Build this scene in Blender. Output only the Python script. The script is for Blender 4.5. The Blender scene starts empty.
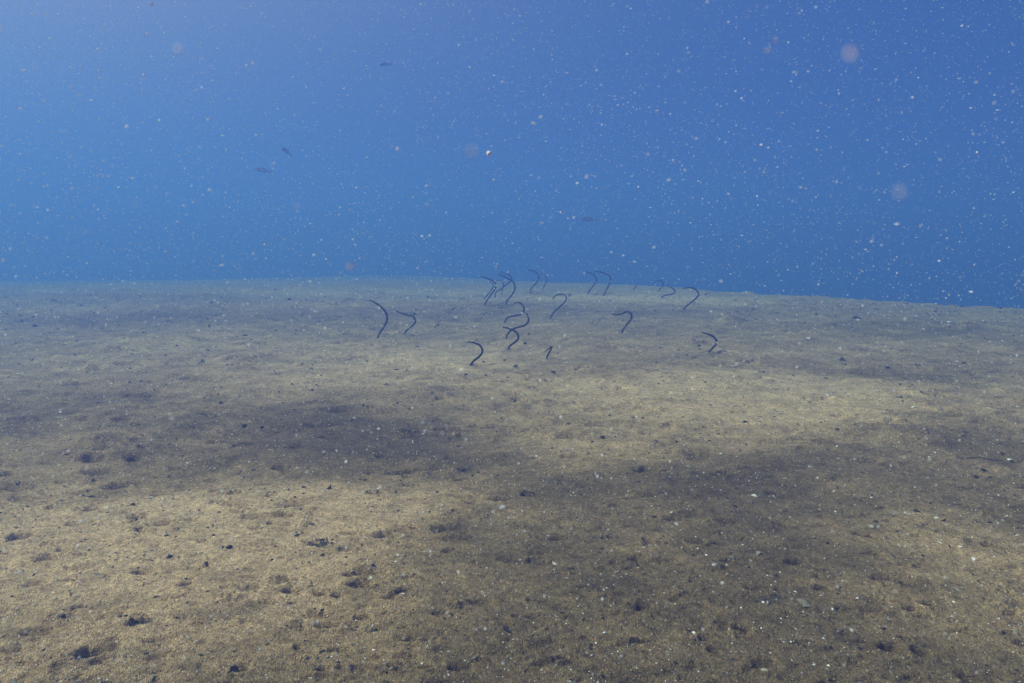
import bpy, bmesh, math, random
import numpy as np
from mathutils import Vector, Matrix

random.seed(7)
RNG = np.random.RandomState(11)
scene = bpy.context.scene
C = scene.collection

# ------------------------------------------------------------------ camera
CAM_H = 0.85
FPX = 683.0                      # focal length in pixels (24 mm on 36 mm)
PITCH = math.radians(8.4)
cam_d = bpy.data.cameras.new('camera')
cam_d.lens = 24.0
cam_d.sensor_width = 36.0
cam_d.clip_start = 0.01
cam_d.clip_end = 500
cam_d.dof.use_dof = True
cam_d.dof.focus_distance = 4.0
cam_d.dof.aperture_fstop = 13.0
cam = bpy.data.objects.new('camera', cam_d)
C.objects.link(cam)
cam.location = (0, 0, CAM_H)
cam.rotation_euler = (math.radians(90) - PITCH, 0, 0)
scene.camera = cam

# ------------------------------------------------------------------ sun
SUN_EL, SUN_AZ = math.radians(50), math.radians(-88)     # azimuth from +Y towards +X: light comes from the left
SUN_DIR = Vector((math.cos(SUN_EL) * math.sin(SUN_AZ), math.cos(SUN_EL) * math.cos(SUN_AZ), math.sin(SUN_EL)))
sun_d = bpy.data.lights.new('sun', 'SUN')
sun_d.energy = 4.6
sun_d.angle = math.radians(9)
sun_d.color = (1.0, 0.89, 0.74)
sun = bpy.data.objects.new('sun', sun_d)
C.objects.link(sun)
sun.rotation_euler = SUN_DIR.to_track_quat('Z', 'Y').to_euler()

# ------------------------------------------------------------------ world: open water, brighter towards the sunlit surface
world = bpy.data.worlds.new('World')
scene.world = world
world.use_nodes = True
wn, wl = world.node_tree.nodes, world.node_tree.links
wn.clear()
w_out = wn.new('ShaderNodeOutputWorld')
w_bg = wn.new('ShaderNodeBackground')
w_tc = wn.new('ShaderNodeTexCoord')
w_dot = wn.new('ShaderNodeVectorMath'); w_dot.operation = 'DOT_PRODUCT'
w_dot.inputs[1].default_value = SUN_DIR
w_mr = wn.new('ShaderNodeMapRange')
w_mr.inputs['From Min'].default_value = -0.45
w_mr.inputs['From Max'].default_value = 1.0
w_pow = wn.new('ShaderNodeMath'); w_pow.operation = 'POWER'; w_pow.inputs[1].default_value = 3.4
w_mix = wn.new('ShaderNodeMix'); w_mix.data_type = 'RGBA'
w_mix.inputs['A'].default_value = (0.011, 0.062, 0.205, 1)
w_mix.inputs['B'].default_value = (0.72, 0.60, 0.64, 1)
wl.new(w_tc.outputs['Generated'], w_dot.inputs[0])
wl.new(w_dot.outputs['Value'], w_mr.inputs['Value'])
wl.new(w_mr.outputs['Result'], w_pow.inputs[0])
wl.new(w_pow.outputs[0], w_mix.inputs['Factor'])
wl.new(w_mix.outputs['Result'], w_bg.inputs['Color'])
w_bg.inputs['Strength'].default_value = 1.0
wl.new(w_bg.outputs[0], w_out.inputs['Surface'])

scene.view_settings.view_transform = 'Standard'
scene.view_settings.look = 'None'
scene.view_settings.exposure = 0.6
scene.view_settings.gamma = 1.0
scene.render.engine = 'CYCLES'
scene.cycles.max_bounces = 4
scene.cycles.volume_bounces = 2
scene.cycles.filter_width = 1.5

# ------------------------------------------------------------------ helpers
def smooth(t):
    t = np.clip(t, 0, 1)
    return t * t * (3 - 2 * t)

_G = np.random.RandomState(3)
_ang = _G.rand(512) * 2 * np.pi
_GX, _GY = np.cos(_ang), np.sin(_ang)
_P = _G.permutation(512)

def perlin(x, y, seed=0):
    xi = np.floor(x).astype(np.int64); yi = np.floor(y).astype(np.int64)
    xf, yf = x - xi, y - yi
    u = xf * xf * xf * (xf * (xf * 6 - 15) + 10)
    v = yf * yf * yf * (yf * (yf * 6 - 15) + 10)
    def g(ix, iy, dx, dy):
        h = _P[(_P[(ix + seed * 57) & 511] + iy) & 511]
        return _GX[h] * dx + _GY[h] * dy
    n00 = g(xi, yi, xf, yf); n10 = g(xi + 1, yi, xf - 1, yf)
    n01 = g(xi, yi + 1, xf, yf - 1); n11 = g(xi + 1, yi + 1, xf - 1, yf - 1)
    a = n00 + u * (n10 - n00); b = n01 + u * (n11 - n01)
    return (a + v * (b - a)) * 1.5

# edge of the sandy plateau: beyond it the bottom falls away
_EX = np.array([-60, -30, -11, -3.3, 1.0, 3.7, 6.4, 9.5, 16, 30, 60.0])
_EY = np.array([26, 30, 32, 31, 20.0, 12.4, 9.5, 7.0, 0.5, -12, -40.0])
def edge_y(x):
    return (np.interp(x, _EX, _EY) + np.interp(x - 0.8, _EX, _EY) + np.interp(x + 0.8, _EX, _EY)) / 3

def big_height(x, y):
    """plateau, its undulations and the fall beyond its edge"""
    x = np.asarray(x, float); y = np.asarray(y, float)
    t = (y - edge_y(x)) * 0.85
    z = -0.30 * 0.5 * (t + np.sqrt(t * t + 0.25)) + 0.02
    t2 = y - 12.5                                            # to the left the bottom first slopes away gently
    z = z - (0.050 - 0.013 * np.exp(-((x + 5) / 6) ** 2)) * smooth((7.0 - x) / 7.0) * 0.5 * (t2 + np.sqrt(t2 * t2 + 5.0))
    k = 1 - 0.75 * smooth((y - 10) / 8)
    z = z + k * (0.040 * perlin(x / 2.6, y / 2.0, 1) + 0.022 * perlin(x / 1.1, y / 0.9, 2))
    return np.maximum(z, -9 + 0 * z)

def pix_dir(px, py):
    a, b = (px - 512) / FPX, -(py - 341.5) / FPX
    return (a, math.cos(PITCH) + b * math.sin(PITCH), -math.sin(PITCH) + b * math.cos(PITCH))

def at_depth(px, py, Y):
    d = pix_dir(px, py)
    k = Y / d[1]
    return Vector((d[0] * k, Y, CAM_H + d[2] * k))

def on_ground(px, py, far=12.0):
    """where the line of sight through a pixel of the photograph meets the sand"""
    d = np.array(pix_dir(px, py))
    k = np.concatenate([np.linspace(0.8, 4, 1600), np.linspace(4, far + 6, 4000)])
    x, y, z = d[0] * k, d[1] * k, CAM_H + d[2] * k
    hit = np.nonzero(z <= big_height(x, y))[0]
    if len(hit) == 0 or y[hit[0]] > far:
        x_ = d[0] * far / d[1]
        return Vector((x_, far, float(big_height(x_, far))))
    i = hit[0]
    return Vector((x[i], y[i], float(big_height(x[i], y[i]))))

# ------------------------------------------------------------------ material helpers
def new_mat(name):
    m = bpy.data.materials.new(name); m.use_nodes = True
    return m, m.node_tree.nodes, m.node_tree.links

def simple_mat(name, c1, c2, scale, rough=0.8, bump=0.3, detail=4, spec=0.3):
    m, n, l = new_mat(name)
    b = n['Principled BSDF']
    tc = n.new('ShaderNodeTexCoord')
    no = n.new('ShaderNodeTexNoise'); no.inputs['Scale'].default_value = scale; no.inputs['Detail'].default_value = detail
    cr = n.new('ShaderNodeValToRGB')
    cr.color_ramp.elements[0].position = 0.35; cr.color_ramp.elements[0].color = (*c1, 1)
    cr.color_ramp.elements[1].position = 0.65; cr.color_ramp.elements[1].color = (*c2, 1)
    bp = n.new('ShaderNodeBump'); bp.inputs['Strength'].default_value = bump; bp.inputs['Distance'].default_value = 0.002
    l.new(tc.outputs['Object'], no.inputs['Vector']); l.new(no.outputs['Fac'], cr.inputs['Fac'])
    l.new(cr.outputs['Color'], b.inputs['Base Color']); l.new(no.outputs['Fac'], bp.inputs['Height'])
    l.new(bp.outputs['Normal'], b.inputs['Normal'])
    b.inputs['Roughness'].default_value = rough
    b.inputs['Specular IOR Level'].default_value = spec
    return m

def sand_material():
    m, n, l = new_mat('sand')
    b = n['Principled BSDF']
    b.inputs['Roughness'].default_value = 0.95
    b.inputs['Specular IOR Level'].default_value = 0.15
    tc = n.new('ShaderNodeTexCoord')
    at = n.new('ShaderNodeAttribute'); at.attribute_name = 'sand_tone'
    def noise(scale, detail, rough=0.55, dist=0.0):
        t = n.new('ShaderNodeTexNoise')
        t.inputs['Scale'].default_value = scale; t.inputs['Detail'].default_value = detail
        t.inputs['Roughness'].default_value = rough; t.inputs['Distortion'].default_value = dist
        l.new(tc.outputs['Object'], t.inputs['Vector'])
        return t.outputs['Fac']
    def math_(op, a, b_):
        t = n.new('ShaderNodeMath'); t.operation = op
        for i, s in enumerate((a, b_)):
            if isinstance(s, (int, float)): t.inputs[i].default_value = s
            else: l.new(s, t.inputs[i])
        return t.outputs[0]
    def ramp(fac, stops):
        t = n.new('ShaderNodeValToRGB')
        e = t.color_ramp.elements
        while len(e) < len(stops): e.new(0.5)
        for i, (p, c) in enumerate(stops):
            e[i].position = p; e[i].color = (*c, 1) if len(c) == 3 else c
        l.new(fac, t.inputs['Fac']); return t.outputs['Color']
    def mix(fac, a, b_, mode='MIX'):
        t = n.new('ShaderNodeMix'); t.data_type = 'RGBA'; t.blend_type = mode
        for k, s in (('Factor', fac), ('A', a), ('B', b_)):
            if isinstance(s, (int, float)): t.inputs[k].default_value = s
            elif isinstance(s, tuple): t.inputs[k].default_value = (*s, 1)
            else: l.new(s, t.inputs[k])
        return t.outputs['Result']
    # sand colour from pale to dark, by patch tone and cloudy noise
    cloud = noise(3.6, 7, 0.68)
    tone = math_('ADD', at.outputs['Fac'], math_('MULTIPLY', math_('SUBTRACT', cloud, 0.5), 1.35))
    base = ramp(tone, [(0.0, (0.655, 0.448, 0.262)), (0.38, (0.425, 0.290, 0.160)), (0.72, (0.256, 0.178, 0.098)), (1.0, (0.164, 0.116, 0.066))])
    # brown organic film in streaks
    film = ramp(noise(9, 5, 0.6, 0.6), [(0.52, (0, 0, 0)), (0.70, (1, 1, 1))])
    base = mix(math_('MULTIPLY', film, 0.35), base, (0.085, 0.062, 0.038))
    # individual grains: dark, mid and pale
    v1 = n.new('ShaderNodeTexVoronoi'); v1.inputs['Scale'].default_value = 400
    l.new(tc.outputs['Object'], v1.inputs['Vector'])
    g1 = n.new('ShaderNodeSeparateColor'); l.new(v1.outputs['Color'], g1.inputs[0])
    grain = ramp(g1.outputs[0], [(0.0, (0.30, 0.29, 0.28)), (0.30, (0.75, 0.75, 0.75)), (0.75, (1.08, 1.06, 1.03)), (0.93, (1.45, 1.40, 1.30)), (0.985, (1.9, 1.85, 1.75))])
    base = mix(0.65, base, grain, 'MULTIPLY')
    v2 = n.new('ShaderNodeTexVoronoi'); v2.inputs['Scale'].default_value = 140
    l.new(tc.outputs['Object'], v2.inputs['Vector'])
    g2 = n.new('ShaderNodeSeparateColor'); l.new(v2.outputs['Color'], g2.inputs[0])
    grain2 = ramp(g2.outputs[1], [(0.0, (0.25, 0.23, 0.21)), (0.14, (0.85, 0.85, 0.85)), (0.85, (1.1, 1.1, 1.1)), (0.97, (1.5, 1.5, 1.45))])
    base = mix(0.6, base, grain2, 'MULTIPLY')
    mott = ramp(noise(34, 5, 0.7), [(0.30, (0.62, 0.60, 0.58)), (0.5, (1, 1, 1)), (0.72, (1.28, 1.27, 1.24))])
    base = mix(0.8, base, mott, 'MULTIPLY')
    # small dark flecks of silt and organic crumbs, and finer mottling
    fl = ramp(noise(26, 8, 0.78, 0.4), [(0.34, (0.30, 0.28, 0.27)), (0.44, (1, 1, 1))])
    base = mix(0.75, base, fl, 'MULTIPLY')
    mm = ramp(noise(7, 9, 0.72), [(0.30, (0.66, 0.65, 0.64)), (0.5, (1, 1, 1)), (0.70, (1.22, 1.21, 1.19))])
    base = mix(0.8, base, mm, 'MULTIPLY')
    l.new(base, b.inputs['Base Color'])
    hsum = math_('ADD', math_('MULTIPLY', noise(60, 6, 0.75), 1.0), math_('MULTIPLY', v1.outputs['Distance'], -0.5))
    bp = n.new('ShaderNodeBump'); bp.inputs['Strength'].default_value = 0.9; bp.inputs['Distance'].default_value = 0.012
    l.new(hsum, bp.inputs['Height']); l.new(bp.outputs['Normal'], b.inputs['Normal'])
    return m

M_SAND = sand_material()
M_EEL = simple_mat('eel_skin', (0.004, 0.006, 0.007), (0.020, 0.021, 0.019), 60, 0.55, 0.15, spec=0.15)
M_EYE = simple_mat('eel_eye', (0.01, 0.01, 0.012), (0.02, 0.02, 0.02), 40, 0.15, 0.0, spec=0.6)
M_FISH = simple_mat('fish_scales', (0.14, 0.17, 0.20), (0.28, 0.30, 0.32), 30, 0.4, 0.2)
M_SNOW = simple_mat('drifting_particle', (0.80, 0.76, 0.76), (0.90, 0.90, 0.92), 300, 0.7, 0.0)
_n, _l = M_SNOW.node_tree.nodes, M_SNOW.node_tree.links      # soft flakes let light through from behind
_t = _n.new('ShaderNodeBsdfTranslucent'); _t.inputs['Color'].default_value = (0.80, 0.84, 0.90, 1)
_m = _n.new('ShaderNodeMixShader'); _m.inputs[0].default_value = 0.5
_l.new(_n['Principled BSDF'].outputs[0], _m.inputs[1]); _l.new(_t.outputs[0], _m.inputs[2])
_l.new(_m.outputs[0], _n['Material Output'].inputs['Surface'])
M_SHELL = simple_mat('broken_shell', (0.62, 0.58, 0.50), (0.82, 0.80, 0.76), 120, 0.35, 0.2, spec=0.6)
M_PALE = simple_mat('pale_stone', (0.26, 0.22, 0.18), (0.40, 0.34, 0.28), 80, 0.8, 0.6)
M_DARK = simple_mat('dark_stone', (0.012, 0.012, 0.014), (0.045, 0.042, 0.040), 90, 0.85, 0.6)
M_DEBRIS = simple_mat('dark_debris', (0.022, 0.018, 0.015), (0.085, 0.070, 0.050), 140, 0.9, 0.8)
M_TWIG = simple_mat('twig_bark', (0.02, 0.017, 0.014), (0.06, 0.05, 0.04), 100, 0.9, 0.5)

def mesh_obj(name, verts, faces, mat, parent=None, shade=True):
    me = bpy.data.meshes.new(name)
    me.from_pydata([tuple(v) for v in verts], [], faces)
    me.materials.append(mat)
    if shade:
        me.polygons.foreach_set('use_smooth', [True] * len(me.polygons))
    me.update()
    o = bpy.data.objects.new(name, me)
    C.objects.link(o)
    if parent is not None: o.parent = parent
    return o

def tag(o, label, cat, group=None, kind=None):
    if label: o['label'] = label
    if cat: o['category'] = cat
    if group: o['group'] = group
    if kind: o['kind'] = kind
    return o

def fast_mesh(name, V, F, mat, smooth_=True):
    """V (n,3), F (m,k) arrays, all faces with k corners"""
    me = bpy.data.meshes.new(name)
    V = np.asarray(V, np.float32); F = np.asarray(F, np.int32)
    k = F.shape[1]
    me.vertices.add(len(V)); me.vertices.foreach_set('co', V.ravel())
    me.loops.add(F.size); me.loops.foreach_set('vertex_index', F.ravel())
    me.polygons.add(len(F)); me.polygons.foreach_set('loop_start', np.arange(0, F.size, k, dtype=np.int32))
    me.materials.append(mat)
    me.update(calc_edges=True)
    me.polygons.foreach_set('use_smooth', np.full(len(F), smooth_))
    o = bpy.data.objects.new(name, me)
    C.objects.link(o)
    return o

# ------------------------------------------------------------------ the sea bed
# patches of darker, rougher sand (+) and of paler, smoother sand (-), by where they lie: px, py, rx, ry, amount
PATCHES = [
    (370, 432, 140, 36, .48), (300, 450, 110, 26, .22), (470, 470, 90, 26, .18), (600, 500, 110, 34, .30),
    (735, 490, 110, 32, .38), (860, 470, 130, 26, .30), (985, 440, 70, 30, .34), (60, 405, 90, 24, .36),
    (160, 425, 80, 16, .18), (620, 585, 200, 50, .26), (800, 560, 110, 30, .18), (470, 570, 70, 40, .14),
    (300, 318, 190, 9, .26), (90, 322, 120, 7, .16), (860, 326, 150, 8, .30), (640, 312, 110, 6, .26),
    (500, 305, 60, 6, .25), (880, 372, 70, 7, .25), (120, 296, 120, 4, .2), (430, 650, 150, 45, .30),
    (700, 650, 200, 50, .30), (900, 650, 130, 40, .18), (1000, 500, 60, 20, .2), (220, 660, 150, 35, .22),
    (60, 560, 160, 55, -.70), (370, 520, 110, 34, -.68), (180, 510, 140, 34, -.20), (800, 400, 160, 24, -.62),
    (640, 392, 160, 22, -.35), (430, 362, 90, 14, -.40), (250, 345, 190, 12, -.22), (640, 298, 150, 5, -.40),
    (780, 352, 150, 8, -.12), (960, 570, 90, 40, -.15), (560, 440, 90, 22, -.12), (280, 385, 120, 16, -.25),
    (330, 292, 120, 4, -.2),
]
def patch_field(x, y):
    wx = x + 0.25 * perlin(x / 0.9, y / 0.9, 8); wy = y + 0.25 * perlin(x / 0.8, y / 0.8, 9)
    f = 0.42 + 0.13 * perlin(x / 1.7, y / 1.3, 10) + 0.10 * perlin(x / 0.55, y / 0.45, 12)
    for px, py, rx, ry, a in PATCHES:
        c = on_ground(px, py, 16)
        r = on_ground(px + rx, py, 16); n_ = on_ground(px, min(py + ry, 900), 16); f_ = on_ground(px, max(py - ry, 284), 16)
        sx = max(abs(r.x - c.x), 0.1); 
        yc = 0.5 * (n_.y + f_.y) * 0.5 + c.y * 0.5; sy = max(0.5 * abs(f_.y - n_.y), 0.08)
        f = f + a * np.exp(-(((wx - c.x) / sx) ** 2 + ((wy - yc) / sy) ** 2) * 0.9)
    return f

EELS = [
 ([(377.6,339.4),(378.9,334.2),(383.3,327.1),(386.8,320.1),(385.9,313.1),(381.1,307),(375.8,303.4),(371.4,300.8),(368.3,300.6)],
  'tall dark eel farthest left, long open curve with the head bent left', 1.15, None, 1),
 ([(404.3,335.2),(405.2,332),(409.2,328),(413.6,324.5),(415.1,321),(413.1,316.6),(407.4,315.3),(401.3,313.1),(395.1,310.5)],
  'shorter dark eel just right of the tall leftmost one, head stretched left', .95, None, -1),
 ([(484.5,306.1),(486.3,301.3),(491.1,294.3),(495,289),(495.7,284.6),(493.3,281.1),(487.6,278.5),(480.5,276.3)],
  'dark eel at the left front of the tangled far cluster', 1.35, None, 1),
 ([(495.2,296.5),(495.8,292.5),(498.4,290.2),(502.1,287.8),(503,283.7),(500.3,280.8),(495,280.6)],
  'short faint hook shaped eel in the middle of the tangled far cluster', .95, 10.6, -1),
 ([(501.8,292.4),(503,287.6),(507.8,283.3),(511.7,279.8),(510,275.4),(506,273.6),(500.8,271.4)],
  'faint eel at the back of the far cluster, its head the highest there', 1.1, 11.0, 1),
 ([(505.9,305.7),(507.3,300.4),(512.2,294.3),(514.8,288.1),(513.1,282),(507.8,278.5),(502.5,275.8),(498.1,273.6)],
  'tall dark eel at the right front of the tangled far cluster', 1.35, None, 1),
 ([(483.6,303.2),(484.3,298.7),(487.2,295.1),(491.4,289.9),(493.2,285.5),(491.0,282.4),(487.5,281.6)],
  'thin faint eel half hidden behind the left front eel of the cluster', .8, 9.9, -1),
 ([(530.6,292),(531.5,288.1),(536.8,282.4),(539,278),(537.2,273.2),(531.5,270.5),(526.2,269.7)],
  'faint blue eel against open water, first one right of the far cluster', 1.2, 11.4, 1),
 ([(542.1,291),(544.7,284.6),(546.9,278.9),(544.7,275.8),(540.3,273.2)],
  'faintest short eel, close behind and right of another pale eel', .95, 12.2, 0),
 ([(504.5,324),(505.4,320.6),(508.4,317),(515.6,315.5),(521.3,314),(523.6,310.9),(523.8,307.3),(521.8,304.2),(518.7,302.7),(515.2,303),(512.6,304.5)],
  'dark eel with a sharply hooked head, topmost of three stacked in the middle', 1.05, None, 1),
 ([(506.4,339.3),(506.9,335.5),(510,330.9),(516.1,327.6),(523.3,325.7),(527.4,322.7),(528.6,318.6),(527.1,314.5),(524.4,312.2)],
  'dark eel in a wide S bend, middle one of three stacked in the middle', 1.0, None, -1),
 ([(507.9,350.3),(509.5,346.2),(513.1,343.2),(517.2,340.1),(518.2,336),(516.1,332.4),(511,329.3),(506.4,327.8),(501.8,327.3)],
  'dark eel crossing in front of another, lowest of three stacked in the middle', 1.0, None, 1),
 ([(546.9,358.5),(548.4,354.0),(551.0,348.4),(551.6,346.8),(550.2,347.3),(547.8,349.6),(543.8,352.6)],
  'smallest eel, stubby and folded sharply like a figure one, on the bare sand', .75, None, 0),
 ([(470.1,366.3),(473,361.4),(479.9,355.6),(482.2,350.7),(479.9,345.8),(475,343.3),(470.5,342.0),(466.8,342.6)],
  'nearest dark eel, bent like a sickle with its burrow lowest in the picture', .85, None, 1),
 ([(550.2,319.1),(552.7,313.6),(559.5,306.8),(565.4,300.9),(565.4,296),(560.5,294.1),(554.6,296.4),(552.7,299.9)],
  'dark eel curled over like a question mark, just right of the middle group', 1.0, None, 1),
 ([(587.5,295.4),(589.8,290.2),(595.1,283.3),(596.6,279.4),(592.7,273.9),(584.9,271.6)],
  'fainter left one of two parallel eels reaching above the sand edge', 1.15, None, 1),
 ([(603.8,296.1),(605.2,291.7),(608.8,285.2),(610.8,279.9),(608.2,275.2),(601.7,272.3),(596.4,271.4),(594.6,272.5)],
  'darker right one of two parallel eels reaching above the sand edge', 1.25, None, 1),
 ([(629.3,293.4),(635.1,287.5),(638.3,282.9)],
  'short straight faint eel slanting up alone near the sand edge', .8, 12.0, 0),
 ([(656.2,294),(659.2,289.9),(663.3,285.2),(662.1,281.7),(658,280.2),(651.5,284)],
  'thin faint eel arched over to the left at the sand edge', .95, 11.6, 1),
 ([(660.9,298.7),(665,295.2),(672.1,294),(675.2,291.4),(672.1,288.1),(666.2,285.2)],
  'thin eel with a low flat S bend right beside the arched faint one', 1.05, None, -1),
 ([(683.2,311.3),(685.5,306.9),(692,301.6),(697.3,296.9),(698.4,293.4),(695.5,289.3),(689.6,287.5),(682.6,288.5)],
  'large dark eel like a question mark, at the right end of the far row', 1.2, None, 1),
 ([(621.9,332.4),(623.4,328.6),(628.7,322.1),(631.6,317.4),(630.4,313.3),(626.3,311.8),(621.1,313.9),(615.8,314.9),(611.7,313.9)],
  'dark eel with a wavy outstretched head, alone on the sand right of centre', 1.1, None, 1),
 ([(708.9,352.7),(712.9,347.8),(716.4,342.9),(714.8,338),(708,334.1),(701.1,332.5)],
  'dark eel farthest right, short with a blunt bend to the left', 1.0, None, 1),
 ([(704.4,295.5),(706.5,293.4),(710.5,292.6)],
  'tip of an eel barely out of the sand, lying almost flat at the edge', .9, None, 0),
]

def build_ground():
    # polar sheet round the camera's foot, finest in front and near
    a_f = np.linspace(-50, 50, 1080)
    a_b = np.linspace(50, 310, 120)[1:-1]
    az = np.radians(np.concatenate([a_f, a_b]))
    r = np.concatenate([np.linspace(0.05, 1.05, 26), 1 / np.linspace(1 / 1.08, 1 / 20.0, 640), np.geomspace(20.8, 70, 44)])
    nr, na = len(r), len(az)
    R, A = np.meshgrid(r, az, indexing='ij')
    X, Y = R * np.sin(A), R * np.cos(A)
    dr = np.gradient(r)[:, None] * np.ones((1, na))
    Z = big_height(X, Y)
    tone = patch_field(X, Y)
    coarse = 0.55 + 0.75 * np.clip(tone, 0, 1.2)
    for i, (wl_, amp) in enumerate([(0.42, .009), (0.20, .0048), (0.10, .0034), (0.050, .0025), (0.026, .0018), (0.014, .0012)]):
        k = np.clip(wl_ / (dr * 2.2) - 0.4, 0, 1)
        n1 = perlin(X / wl_ / 1.35, Y / wl_, 20 + i)
        if i in (1, 2, 3):                                   # lumps with sharp hollows between them
            n1 = 0.75 * n1 + 0.5 * (np.abs(perlin(X / wl_ / 1.3 + 9.1, Y / wl_ + 3.3, 30 + i)) - 0.25)
        Z = Z + amp * coarse * k * n1
    # pits and small mounds
    pits = []
    named = [(636, 557, .030, .022), (403, 592, .022, .015), (391, 597, .016, .010), (360, 584, .032, .020), (337, 595, .014, .010),
             (291, 590, .022, .016), (742, 631, .020, .018), (640, 641, .015, .012), (682, 591, .016, .014), (893, 647, .024, .020),
             (921, 651, .022, .018), (906, 636, .014, .012), (927, 603, .016, .012), (913, 608, .016, .010), (1006, 592, .016, .016),
             (968, 676, .022, .016), (385, 537, .030, .016), (290, 501, .034, .018), (307, 500, .022, .018), (375, 493, .030, .014),
             (284, 470, .040, .018), (235, 492, .026, .012), (318, 543, .030, .010), (140, 517, .034, .018), (141, 530, .026, .016),
             (115, 488, .046, .024), (20, 486, .060, .016), (78, 525, .030, .014), (22, 538, .040, .022), (48, 558, .034, .018),
             (90, 510, .030, .018), (95, 460, .040, .020), (98, 472, .050, .018), (124, 452, .030, .016), (135, 461, .035, .014),
             (6, 474, .040, .020), (80, 607, .016, .014), (186, 586, .016, .016), (140, 622, .025, .012),
             (450, 430, .035, .02), (422, 432, .03, .012), (228, 504, .02, .01), (274, 525, .018, .014), (255, 529, .016, .012),
             (410, 640, .018, .012), (440, 615, .016, .010), (500, 500, .03, .014), (530, 495, .03, .012), (865, 372, .09, .03),
             (938, 395, .08, .03), (985, 420, .07, .02), (765, 667, .03, .012), (145, 395, .09, .03), (80, 385, .08, .03),
             (200, 380, .10, .03), (330, 358, .1, .03), (840, 415, .05, .02), (700, 455, .05, .02), (648, 470, .04, .02),
             (780, 524, .02, .014), (536, 560, .02, .01), (240, 670, .016, .012), (560, 660, .014, .01)]
    for px, py, s, dp in named:
        g = on_ground(px, py)
        pits.append((g.x, g.y, s * .62, -dp * 1.25, 1.2 + 0.8 * random.random()))
    rs = np.random.RandomState(5)
    for _ in range(3400):
        yy = 1 / rs.uniform(1 / 1.0, 1 / 11.0) if rs.rand() < .62 else rs.uniform(1, 12)
        xx = rs.uniform(-1, 1) * (yy * 0.85 + 0.5)
        s = min(rs.lognormal(math.log(0.0018 + 0.0032 * yy), 0.45), .004 + .008 * yy)
        pits.append((xx, yy, s, rs.choice([-1, -1, -1, .7]) * s * rs.uniform(.45, 1.2), rs.uniform(1.0, 3.2)))
    for _ in range(420):                                     # tufts of lumps casting their own small shade
        yy = rs.uniform(2.5, 13); xx = rs.uniform(-1, 1) * (yy * 0.85)
        s = rs.uniform(.03, .09)
        pits.append((xx, yy, s, s * rs.uniform(.12, .3), rs.uniform(1.2, 3)))
    for e in EELS:                                            # every eel stands in its own burrow: a low rim round a small hole
        g = on_ground(*e[0][0], far=e[3] or 11.6)
        pits.append((g.x, g.y, .070, .012, 1.1)); pits.append((g.x + .004, g.y - .002, .022, -.014, 1.1))
    azf = np.radians(a_f)
    for (x, y, s, dp, el) in pits:
        rr, aa = math.hypot(x, y), math.atan2(x, y)
        S = 3 * s * el
        i0, i1 = np.searchsorted(r, rr - S), np.searchsorted(r, rr + S)
        j0, j1 = np.searchsorted(azf, aa - S / rr), np.searchsorted(azf, aa + S / rr)
        if i1 <= i0 or j1 <= j0: continue
        sl = (slice(i0, i1), slice(j0, j1))
        dx, dy = X[sl] - x, Y[sl] - y
        th = 0.5 * perlin(np.array([x * 3.1]), np.array([y * 3.1]), 4)[0] + 0.1
        u = (dx * math.cos(th) + dy * math.sin(th)) / (s * el); v = (-dx * math.sin(th) + dy * math.cos(th)) / s
        q = (u * u + v * v) * (1 + 0.5 * perlin(X[sl] / (s * 1.2), Y[sl] / (s * 1.2), 6))
        Z[sl] += dp * (np.exp(-q * q) - 0.22 * np.exp(-(np.sqrt(np.maximum(q, 0)) - 1.6) ** 2 * 3))
        if dp < 0: tone[sl] += 0.2 * np.exp(-q * q)           # hollows darkened in the colour, painting in their shade
    V = np.stack([X, Y, Z], -1).reshape(-1, 3)
    V = np.vstack([V, [[0, 0, float(Z[0].mean())]]])
    I = np.arange(nr * na).reshape(nr, na)
    J = np.roll(I, -1, axis=1)
    F = np.stack([I[:-1], J[:-1], J[1:], I[1:]], -1).reshape(-1, 4)[:, ::-1]
    me_o = fast_mesh('seabed', V, F, M_SAND)
    me = me_o.data
    at = me.attributes.new('sand_tone', 'FLOAT', 'POINT')
    vals = np.append(tone.ravel(), tone[0].mean()).astype(np.float32)
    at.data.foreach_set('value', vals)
    # close the middle
    bm = bmesh.new(); bm.from_mesh(me); bm.verts.ensure_lookup_table()
    c = bm.verts[nr * na]
    for j in range(na):
        f = bm.faces.new((c, bm.verts[(j + 1) % na], bm.verts[j])); f.smooth = True
    bm.to_mesh(me); bm.free()
    tag(me_o, None, None, kind='structure')
    return me_o, (r, azf, Z)

ground, GRID = build_ground()

def surf_z(x, y):
    r, azf, Z = GRID
    rr, aa = math.hypot(x, y), math.atan2(x, y)
    i = np.clip(np.searchsorted(r, rr) - 1, 0, len(r) - 2)
    j = np.clip(np.searchsorted(azf, aa) - 1, 0, len(azf) - 2)
    u = np.clip((rr - r[i]) / (r[i + 1] - r[i]), 0, 1); v = np.clip((aa - azf[j]) / (azf[j + 1] - azf[j]), 0, 1)
    return float((1 - u) * ((1 - v) * Z[i, j] + v * Z[i, j + 1]) + u * ((1 - v) * Z[i + 1, j] + v * Z[i + 1, j + 1]))

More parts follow.
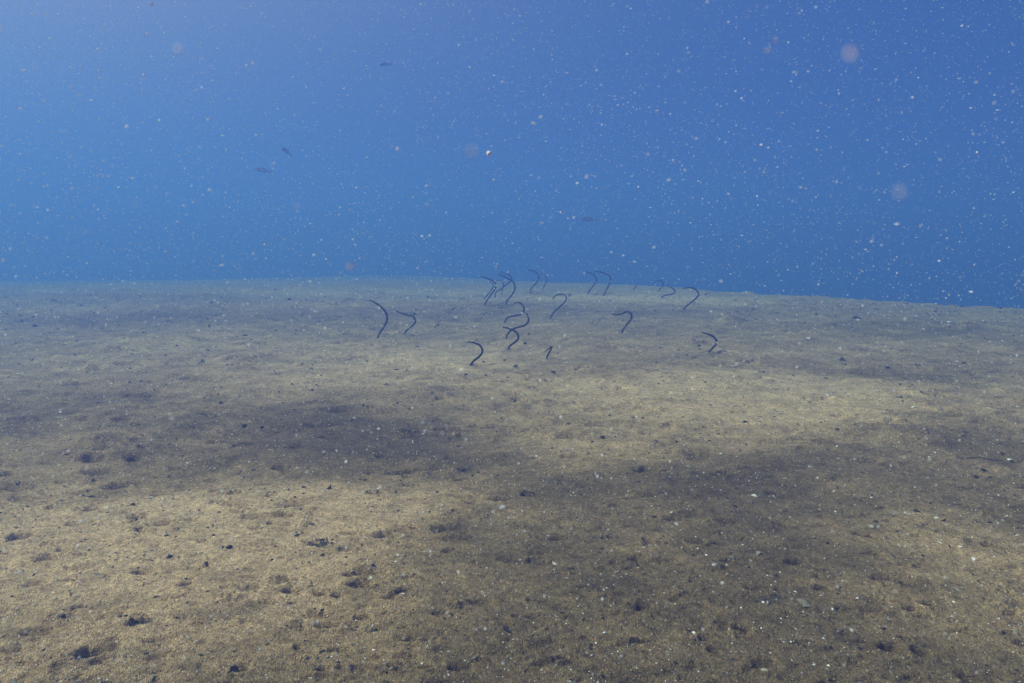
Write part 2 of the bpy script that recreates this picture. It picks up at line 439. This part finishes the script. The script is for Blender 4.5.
# ------------------------------------------------------------------ haze: the blue of the water itself
def box(name, lo, hi, mat):
    x0, y0, z0 = lo; x1, y1, z1 = hi
    v = [(x0, y0, z0), (x1, y0, z0), (x1, y1, z0), (x0, y1, z0), (x0, y0, z1), (x1, y0, z1), (x1, y1, z1), (x0, y1, z1)]
    f = [(0, 3, 2, 1), (4, 5, 6, 7), (0, 1, 5, 4), (1, 2, 6, 5), (2, 3, 7, 6), (3, 0, 4, 7)]
    return mesh_obj(name, v, f, mat, shade=False)
mh, hn, hl = new_mat('water_haze')
hn.clear()
h_out = hn.new('ShaderNodeOutputMaterial')
h_v = hn.new('ShaderNodeVolumePrincipled')
h_v.inputs['Color'].default_value = (0.126, 0.202, 0.640, 1)
h_v.inputs['Absorption Color'].default_value = (0.0, 0.20, 0.10, 1)   # red dies first in water
h_v.inputs['Density'].default_value = 0.110
h_v.inputs['Anisotropy'].default_value = 0.24
hl.new(h_v.outputs[0], h_out.inputs['Volume'])
haze = box('haze', (-75, -75, -10.5), (75, 75, 4.15), mh)
tag(haze, None, None, kind='stuff')

# ------------------------------------------------------------------ garden eels
def catmull(pts, n):
    P = [pts[0] + (pts[0] - pts[1])] + list(pts) + [pts[-1] + (pts[-1] - pts[-2])]
    out = []
    segs = len(pts) - 1
    for k in range(n + 1):
        t = k / n * segs
        i = min(int(t), segs - 1); u = t - i
        p0, p1, p2, p3 = P[i], P[i + 1], P[i + 2], P[i + 3]
        out.append(0.5 * ((2 * p1) + (-p0 + p2) * u + (2 * p0 - 5 * p1 + 4 * p2 - p3) * u * u + (-p0 + 3 * p1 - 3 * p2 + p3) * u ** 3))
    return out

def tube(name, path, radii, mat, parent=None, sides=10, squash=None):
    V, F = [], []
    prev = None
    n = len(path)
    for i, p in enumerate(path):
        t = (path[min(i + 1, n - 1)] - path[max(i - 1, 0)]).normalized()
        if prev is None: prev = t.orthogonal().normalized()
        a = (prev - t * prev.dot(t)).normalized(); prev = a
        b = t.cross(a)
        for k in range(sides):
            th = 2 * math.pi * k / sides
            s = 1.0 if squash is None else squash[i]
            V.append(p + (a * math.cos(th) + b * math.sin(th) * s) * radii[i])
    for i in range(n - 1):
        for k in range(sides):
            F.append((i * sides + k, i * sides + (k + 1) % sides, (i + 1) * sides + (k + 1) % sides, (i + 1) * sides + k))
    F.append(tuple(range(sides))[::-1]); F.append(tuple((n - 1) * sides + k for k in range(sides)))
    return mesh_obj(name, V, F, mat, parent)

ico_me = {}
def eel(pix, label, width=1.0, depth=None, lean=0.0):
    """pix runs from the burrow to the snout"""
    b = on_ground(*pix[0], far=depth or 11.6)
    Y = depth or b.y
    base = Vector((at_depth(*pix[0], Y).x, Y, 0)); base.z = surf_z(base.x, base.y)
    pts = []
    L = len(pix)
    for i, (px, py) in enumerate(pix):
        u = i / (L - 1)
        p = at_depth(px, py, Y + lean * math.sin(u * 2.4) * 0.10)
        pts.append(p)
    below = Vector((pts[0].x - 0.004, pts[0].y, min(base.z, pts[0].z) - 0.06))
    pts = [below] + pts
    path = catmull(pts, 56)
    R = (0.0087 if Y > 9.3 else 0.0069) * width
    rad, sq = [], []
    ln = [0.0]
    for i in range(1, len(path)): ln.append(ln[-1] + (path[i] - path[i - 1]).length)
    tot = ln[-1]
    for s in ln:
        d = (tot - s)                               # distance from the snout
        u = s / tot
        r = R * (0.90 + 0.18 * math.sin(math.pi * min(1, u * 1.05)))
        if d < 0.075: r *= 1.0 - 0.30 * math.exp(-((d - 0.055) / 0.02) ** 2) * 0.6   # slight neck behind the head
        if d < 0.028: r *= max(0.16, (d / 0.028) ** 0.55)                            # pointed snout
        rad.append(r); sq.append(0.92)
    o = bpy.data.objects.new('garden_eel', None)
    o.empty_display_size = 0.05
    C.objects.link(o)
    o.location = base
    shift = Matrix.Translation(-base)
    loc = [shift @ p for p in path]
    tube('body', loc, rad, M_EEL, o, 10, sq)
    # eyes on both sides of the head
    head = loc[-3]
    t = (loc[-1] - loc[-4]).normalized()
    side = t.cross(Vector((0, 0, 1))).normalized()
    hp = loc[-1] - t * 0.020
    if 'eye' not in ico_me:
        bm = bmesh.new(); bmesh.ops.create_icosphere(bm, subdivisions=1, radius=0.0030)
        me = bpy.data.meshes.new('eye'); bm.to_mesh(me); bm.free(); me.materials.append(M_EYE)
        ico_me['eye'] = me
    for s in (-1, 1):
        e = bpy.data.objects.new('eye', ico_me['eye']); C.objects.link(e); e.parent = o
        e.location = hp + side * s * R * 0.72 + Vector((0, 0, R * 0.25))
    # low dorsal fin along the back
    n0, n1 = 8, len(loc) - 9
    V, F = [], []
    for i in range(n0, n1):
        tt = (loc[i + 1] - loc[i - 1]).normalized()
        up = tt.cross(Vector((0, 1, 0))).normalized()
        if up.x < 0: up = -up
        hgt = 0.0028 * math.sin(math.pi * (i - n0) / (n1 - 1 - n0)) ** .5
        c = loc[i] + up * rad[i] * 0.93
        V += [c - Vector((0, .0007, 0)), c + up * hgt, c + Vector((0, .0007, 0))]
    m = n1 - n0
    for i in range(m - 1):
        for k in range(2):
            F.append((i * 3 + k, i * 3 + k + 1, (i + 1) * 3 + k + 1, (i + 1) * 3 + k))
    mesh_obj('dorsal_fin', V, F, M_EEL, o)
    tag(o, label, 'eel', 'garden eels standing out of their burrows')
    return o

for e in EELS: eel(*e)

# ------------------------------------------------------------------ distant fish
def fish(px, py, Y, length, roll, label, heading=1):
    o = bpy.data.objects.new('fish', None); C.objects.link(o)
    o.location = at_depth(px, py, Y)
    n, sides = 14, 12
    V, F = [], []
    for i in range(n + 1):
        u = i / n
        x = (u - .5) * length
        hgt = length * 0.17 * (math.sin(math.pi * min(1, u ** .75)) ** .8) * (1 - .35 * u) + 0.012 * length + (0.0 if u < .9 else .01 * length)
        w = hgt * 0.45
        for k in range(sides):
            th = 2 * math.pi * k / sides
            V.append((x, w * math.cos(th), hgt * math.sin(th)))
    for i in range(n):
        for k in range(sides):
            F.append((i * sides + k, i * sides + (k + 1) % sides, (i + 1) * sides + (k + 1) % sides, (i + 1) * sides + k))
    F.append(tuple(range(sides))[::-1]); F.append(tuple(n * sides + k for k in range(sides)))
    mesh_obj('body', V, F, M_FISH, o)
    def plate(name, outline, t):
        m = len(outline)
        Vp = [(x, -t, z) for x, z in outline] + [(x, t, z) for x, z in outline]
        Fp = [tuple(range(m)), tuple(range(2 * m - 1, m - 1, -1))] + [(i, i + m, (i + 1) % m + m, (i + 1) % m) for i in range(m)]
        return mesh_obj(name, [(a * length, b * length, c * length) for a, b, c in Vp], Fp, M_FISH, o, shade=False)
    plate('tail_fin', [(.46, .02), (.52, .06), (.66, .17), (.60, .0), (.66, -.17), (.52, -.06), (.46, -.02)], .006)
    plate('dorsal_fin', [(-.18, .13), (-.05, .21), (.12, .17), (.30, .08), (.28, .04), (-.1, .1)], .005)
    plate('anal_fin', [(.08, -.10), (.14, -.17), (.30, -.08), (.26, -.04)], .005)
    o.rotation_euler = (0, roll, math.radians(20))
    tag(o, label, 'fish', 'distant fish swimming in open water')
fish(286, 151, 11.5, .19, math.radians(38), 'darkest of the far fish, diving steeply to the right')
fish(385, 64, 11.6, .19, math.radians(-6), 'highest of the faint far fish, almost level, beside a bright speck')
fish(262, 170, 15.0, .30, math.radians(12), 'faint level fish just below and left of the darker diving fish')
fish(588, 219, 15.5, .34, math.radians(4), 'very faint level fish lowest in the open water, above the eels')

# ------------------------------------------------------------------ stones, shells and debris lying on the sand
def lump(name, px, py, sx, sy, sz, mat, seed, rotz=0.0, sink=0.25, sub=2, rough=.28, tilt=0.0):
    bm = bmesh.new()
    bmesh.ops.create_icosphere(bm, subdivisions=sub, radius=1)
    rs = np.random.RandomState(seed)
    off = rs.rand(3) * 20
    from mathutils import noise
    for v in bm.verts:
        k = 1 + rough * noise.noise(v.co * 1.6 + Vector(off)) * 1.6 + rough * .5 * noise.noise(v.co * 4 + Vector(off))
        v.co = Vector((v.co.x * k * sx, v.co.y * k * sy, v.co.z * k * sz))
    me = bpy.data.meshes.new(name); bm.to_mesh(me); bm.free()
    me.materials.append(mat)
    me.polygons.foreach_set('use_smooth', [sub > 1] * len(me.polygons))
    o = bpy.data.objects.new(name, me); C.objects.link(o)
    g = on_ground(px, py)
    o.location = (g.x, g.y, surf_z(g.x, g.y) + sz * (1 - 2 * sink) * .9)
    o.rotation_euler = (tilt, 0, rotz)
    return o

def shell_chip(px, py, size, label, rotz=0, seed=0, tilt=.5):
    size *= .8
    """curved broken piece of a shell"""
    rs = np.random.RandomState(seed)
    V, F = [], []
    nu, nv = 6, 5
    for s in (0, 1):
        for i in range(nu + 1):
            for j in range(nv + 1):
                u, v = i / nu - .5, j / nv - .5
                edge = 1 - .25 * abs(math.sin(5 * u + seed)) * (abs(v) > .4)
                V.append((u * 2 * size * edge, v * 1.1 * size * (1 - .5 * (u + .5)), size * (.45 - 1.1 * (u * u + v * v)) + (-.08 * size if s else 0)))
    N = (nu + 1) * (nv + 1)
    idx = lambda s, i, j: s * N + i * (nv + 1) + j
    for i in range(nu):
        for j in range(nv):
            F.append((idx(0, i, j), idx(0, i + 1, j), idx(0, i + 1, j + 1), idx(0, i, j + 1)))
            F.append((idx(1, i, j), idx(1, i, j + 1), idx(1, i + 1, j + 1), idx(1, i + 1, j)))
    for i in range(nu):
        F.append((idx(0, i, 0), idx(1, i, 0), idx(1, i + 1, 0), idx(0, i + 1, 0)))
        F.append((idx(0, i, nv), idx(0, i + 1, nv), idx(1, i + 1, nv), idx(1, i, nv)))
    for j in range(nv):
        F.append((idx(0, 0, j), idx(0, 0, j + 1), idx(1, 0, j + 1), idx(1, 0, j)))
        F.append((idx(0, nu, j), idx(1, nu, j), idx(1, nu, j + 1), idx(0, nu, j + 1)))
    o = mesh_obj('shell_fragment', V, F, M_SHELL)
    g = on_ground(px, py)
    o.location = (g.x, g.y, surf_z(g.x, g.y) + size * .15)
    o.rotation_euler = (tilt, 0, rotz)
    tag(o, label, 'shell fragment', 'broken shells on the sand')
    return o

shell_chip(937, 520, .0085, 'brightest white shell chip on the sand, right of the middle foreground', -.3, 1)
shell_chip(1010, 462, .011, 'white shell chip at the right end of the thin dark twig', -.3, 2)
shell_chip(605, 632, .0055, 'small cream shell chip with a dark hollow under it, foreground centre', .3, 3)
shell_chip(961, 548, .0075, 'narrow white shell chip below the brightest one near the right side', -.2, 4)
shell_chip(872, 499, .0070, 'small pale shell chip left of and above the brightest one', .1, 5)
shell_chip(404, 597, .0045, 'tiny white shell chip in the front edge of a dark hollow', .2, 6)
shell_chip(152, 498, .0070, 'white shell chip alone on the left, on pale sand', .4, 7)
shell_chip(914, 408, .0130, 'far white shell chip at the right edge of the pale patch', 0, 8)
shell_chip(25, 536, .0070, 'white shell chip beside a dark hollow at the far left', .6, 9)
shell_chip(950, 323, .030, 'pale shell chip farthest away on the right, near the sand edge', 0, 10)
shell_chip(441, 650, .0050, 'pale curved shell chip low in the foreground, left of centre', .2, 11)
shell_chip(374, 650, .0050, 'thin cream shell sliver lying flat in the lower foreground', .1, 12)

STONES = [
 (636, 558, .0105, .009, .008, 'round black stone sitting in a hollow right of centre foreground'),
 (450, 430, .017, .014, .011, 'black stone half buried in the dark patch left of centre'),
 (229, 549, .010, .008, .007, 'small black stone with pale sand at its left, on bright sand'),
 (893, 648, .008, .006, .006, 'larger of the two black stones low in the right corner'),
 (921, 651, .0065, .005, .005, 'smaller of the two black stones low in the right corner'),
 (742, 632, .008, .006, .006, 'black stone low in the foreground, between centre and right corner'),
 (682, 592, .005, .004, .004, 'tiny black stone below and right of the round black one'),
 (289, 300, .036, .030, .028, 'dark stone far left, sitting near the edge of the sand'),
]
for i, (px, py, a, b, c, lb) in enumerate(STONES):
    o = lump('dark_stone', px, py, a * .85, b * .85, c * .8, M_DARK, 40 + i, rotz=i * .7)
    tag(o, lb, 'stone', 'dark stones on the sand')
for i, (px, py, a, lb) in enumerate([(424, 434, .014, 'pale rounded stone in the dark patch, left of the black stone'),
                                     (765, 667, .012, 'pale grey stone at the bottom edge, right of centre'),
                                     (872, 530, .012, 'pinkish flat stone on the sand right of centre'),
                                     (352, 572, .007, 'small pale stone beside the dark hollows, left foreground')]):
    a *= .6; o = lump('pale_stone', px, py, a * 1.3, a, a * .6, M_PALE, 70 + i, rotz=i)
    tag(o, lb, 'stone', 'pale stones on the sand')

def debris(px, py, size, n, label, seed, stretch=1.6):
    """a ragged clump of dark bits caught in a hollow"""
    rs = np.random.RandomState(seed)
    g = on_ground(px, py)
    V, F = [], []
    for _ in range(n):
        x = max(-.62, min(.62, rs.normal() * .4)) * size * stretch; y = max(-.62, min(.62, rs.normal() * .4)) * size
        z = surf_z(g.x + x, g.y + y) - g.z + rs.uniform(-.1, .2) * size * .3
        r = size * rs.uniform(.04, .15)
        b0 = len(V)
        d = rs.normal(size=3); d /= np.linalg.norm(d)
        for dx, dy, dz in ((1, 0, 0), (-1, 0, 0), (0, 1, 0), (0, -1, 0), (0, 0, 1), (0, 0, -1)):
            k = r * rs.uniform(.6, 1.5)
            V.append((x + dx * k * 1.5 + d[0] * r * dz, y + dy * k, z + dz * k * .5 + d[2] * r * dx * .4))
        for f in ((0, 2, 4), (2, 1, 4), (1, 3, 4), (3, 0, 4), (2, 0, 5), (1, 2, 5), (3, 1, 5), (0, 3, 5)):
            F.append(tuple(b0 + q for q in f))
    m = len(V); nr_ = 12                                      # the matted heart of the clump
    V.append((0, 0, surf_z(g.x, g.y) - g.z + .09 * size))
    for k in range(nr_):
        a = 2 * math.pi * k / nr_; q = rs.uniform(.6, 1.25)
        x, y = math.cos(a) * size * stretch * .55 * q, math.sin(a) * size * .55 * q
        V.append((x, y, surf_z(g.x + x, g.y + y) - g.z - .06 * size))
    for k in range(nr_): F.append((m, m + 1 + k, m + 1 + (k + 1) % nr_))
    o = mesh_obj('debris_or_shade_clump', V, F, M_DEBRIS, shade=False)
    o.location = g
    tag(o, label, 'debris', 'dark debris caught in hollows, some standing in for pit shade')
DEB = [(403, 592, .022, 38, 'ragged slanting clump of black debris with a white chip, left foreground'),
       (361, 584, .018, 34, 'compact clump of black debris left of the slanting one'),
       (320, 543, .034, 70, 'brown fuzzy clump of debris on the bright sand patch'),
       (385, 537, .020, 30, 'small dark debris in a hollow at the right of the bright patch'),
       (292, 503, .022, 34, 'elongated dark debris above the bright sand patch'),
       (117, 488, .024, 34, 'long flat dark strip standing in for pit shade on the left, level with the white chip'),  # dark bits put in for the shade of a long pit
       (141, 622, .026, 46, 'ragged grey debris streak low on the left'),
       (142, 519, .018, 26, 'dark debris on the left, between pale sand streaks'),
       (22, 539, .020, 28, 'dark bits standing in for pit shade beside a white chip at the far left'),  # dark bits put in for a shaded pit here too
       (768, 600, .030, 30, 'faint smear of dark debris, right foreground beside the round hollow')]
for i, (px, py, s, n_, lb) in enumerate(DEB): debris(px, py, s, n_, lb, 90 + i)

# thin dark twig on the right
tw = []
for px, py in ((966, 459), (974, 460), (983, 460.5), (992, 462), (1003, 464)):
    g = on_ground(px, py); tw.append(Vector((g.x, g.y, surf_z(g.x, g.y) + .004)))
o = tube('twig', catmull(tw, 30), [0.0015 + .0005 * math.sin(i * 1.3) for i in range(31)], M_TWIG, None, 6)
tag(o, 'thin dark twig lying on the sand at the right, ending at a white chip', 'twig')

# ------------------------------------------------------------------ uncountable bits
OCT_V = np.array([(1, 0, 0), (-1, 0, 0), (0, 1, 0), (0, -1, 0), (0, 0, 1), (0, 0, -1)], float)
OCT_F = np.array([(0, 2, 4), (2, 1, 4), (1, 3, 4), (3, 0, 4), (2, 0, 5), (1, 2, 5), (3, 1, 5), (0, 3, 5)])
TET_V = np.array([(1, 1, 1), (-1, -1, 1), (-1, 1, -1), (1, -1, -1)], float) * .8
TET_F = np.array([(0, 1, 3), (0, 2, 1), (0, 3, 2), (1, 2, 3)])
def specks(name, P, S, mat, jitter=.35, flat=1.0, seed=1, BV=OCT_V, BF=OCT_F, streak=False):
    rs = np.random.RandomState(seed)
    n = len(P)
    A = BV[None] * (1 + jitter * rs.uniform(-1, 1, (n, len(BV), 1)))
    A = A * S[:, None, None] * rs.uniform(.6, 1.5, (n, 1, 3))
    if streak: A[:, :, 0] *= np.where(rs.rand(n) < .4, rs.uniform(1.3, 2.4, n), 1)[:, None]
    th = rs.uniform(0, 2 * np.pi, n); c, s = np.cos(th), np.sin(th)
    ph = rs.uniform(-.8, .8, n); c2, s2 = np.cos(ph), np.sin(ph)
    x, y, z = A[..., 0], A[..., 1], A[..., 2] * flat
    y, z = y * c2[:, None] - z * s2[:, None], y * s2[:, None] + z * c2[:, None]
    x, y = x * c[:, None] - y * s[:, None], x * s[:, None] + y * c[:, None]
    V = np.stack([x, y, z], -1) + P[:, None, :]
    F = BF[None] + (np.arange(n) * len(BV))[:, None, None]
    o = fast_mesh(name, V.reshape(-1, 3), F.reshape(-1, 3), mat, False)
    o['kind'] = 'stuff'
    return o

rs = np.random.RandomState(21)
# marine snow drifting everywhere in the water round the camera
n = 560000
P = np.stack([rs.uniform(-1.9, 1.9, n), rs.uniform(-.2, 2.3, n), rs.uniform(.02, 1.75, n)], -1)
S = rs.lognormal(math.log(.00034), .45, n); S = np.minimum(S, .00085)
far = 16000
P2 = np.stack([rs.uniform(-6, 6, far), rs.uniform(2.4, 8, far), rs.uniform(.05, 3.9, far)], -1)
S2 = rs.lognormal(math.log(.0009), .40, far); S2 = np.minimum(S2, .0017)
dist = np.linalg.norm(P - np.array([0, 0, CAM_H]), axis=1)
keep = dist > .38
dens = .5 + .9 * perlin(P[:, 0] / .45 + 3 * P[:, 2], P[:, 1] / .45 - 2 * P[:, 2], 40) - .38 * P[:, 0]
keep &= rs.rand(n) < np.clip(dens, .35, 1) * np.clip(.25 + .85 * P[:, 2], 0, 1)
keep &= (np.abs(P[:, 0]) < .9 * P[:, 1] + .45) & (P[:, 2] < CAM_H + .38 * P[:, 1] + .12)
P, S = P[keep], S[keep]
spec_near = []
for px, py, Y, r in [(488.7, 153, .62, .0021), (852, 53, .075, .0005), (472, 151, .09, .0006), (761, 145, .55, .0016), (900, 192, .075, .0003),
                     (172, 419, .24, .0010), (68, 451, .40, .0012), (1, 487, .35, .0012), (151, 4, .30, .0011), (349, 267, .16, .0006),
                     (98, 176, .4, .0010), (587, 176, .3, .0007), (297, 206, .15, .0005), (350, 210, .9, .0016), (264, 245, 1., .0016),
                     (379, 308, .6, .0010), (397, 332, .9, .0016), (797, 367, .7, .0014), (734, 377, .9, .0013), (70, 157, .4, .0007),
                     (203, 58, .9, .0018), (977, 152, .9, .0016), (353, 265, .17, .0005), (144, 75, .8, .0013), (768, 51, .2, .0006),
                     (775, 40, .2, .0005), (178, 50, .12, .0005), (398, 149, .35, .0008), (428, 205, .25, .0006), (412, 408, .8, .001)]:
    spec_near.append((at_depth(px, py, Y), r))
PN = np.array([tuple(p) for p, _ in spec_near]); SN = np.array([r for _, r in spec_near])
specks('marine_snow', PN, SN, simple_mat('flash_pink_particle', (0.80, 0.58, 0.52), (0.88, 0.74, 0.68), 300, 0.7, 0.0), seed=3)  # pink cast of flash light put into the particle colour
specks('fine_marine_snow', np.vstack([P, P2]), np.concatenate([S, S2]), M_SNOW, seed=8, BV=TET_V, BF=TET_F, streak=True)

def scatter(n, seed, near_bias=.75, dmax=11):
    rs = np.random.RandomState(seed)
    y = np.where(rs.rand(n) < near_bias, 1 / rs.uniform(1 / dmax, 1 / .95, n), rs.uniform(1, dmax, n))
    x = rs.uniform(-1, 1, n) * (y * .84 + .3)
    z = np.array([surf_z(a, b) for a, b in zip(x, y)])
    return np.stack([x, y, z], -1), y
P, y = scatter(7000, 31)
S = RNG.lognormal(math.log(.0009), .45, len(P)) * (0.6 + .42 * y)
specks('shell_grit', P + np.array([0, 0, .0006]), S, M_SHELL, flat=.5, seed=4)
P, y = scatter(9000, 32, .55)
S = RNG.lognormal(math.log(.0013), .55, len(P)) * (0.5 + .62 * y)
specks('dark_gravel', P, S, M_DARK, flat=.6, seed=5)
P, y = scatter(5000, 33)
S = RNG.lognormal(math.log(.0019), .5, len(P)) * (0.6 + .40 * y)
specks('sand_crumbs', P, S, M_PALE if False else simple_mat('sand_crumb', (.12, .10, .075), (.26, .22, .16), 60, .95, .5), flat=.7, seed=6)
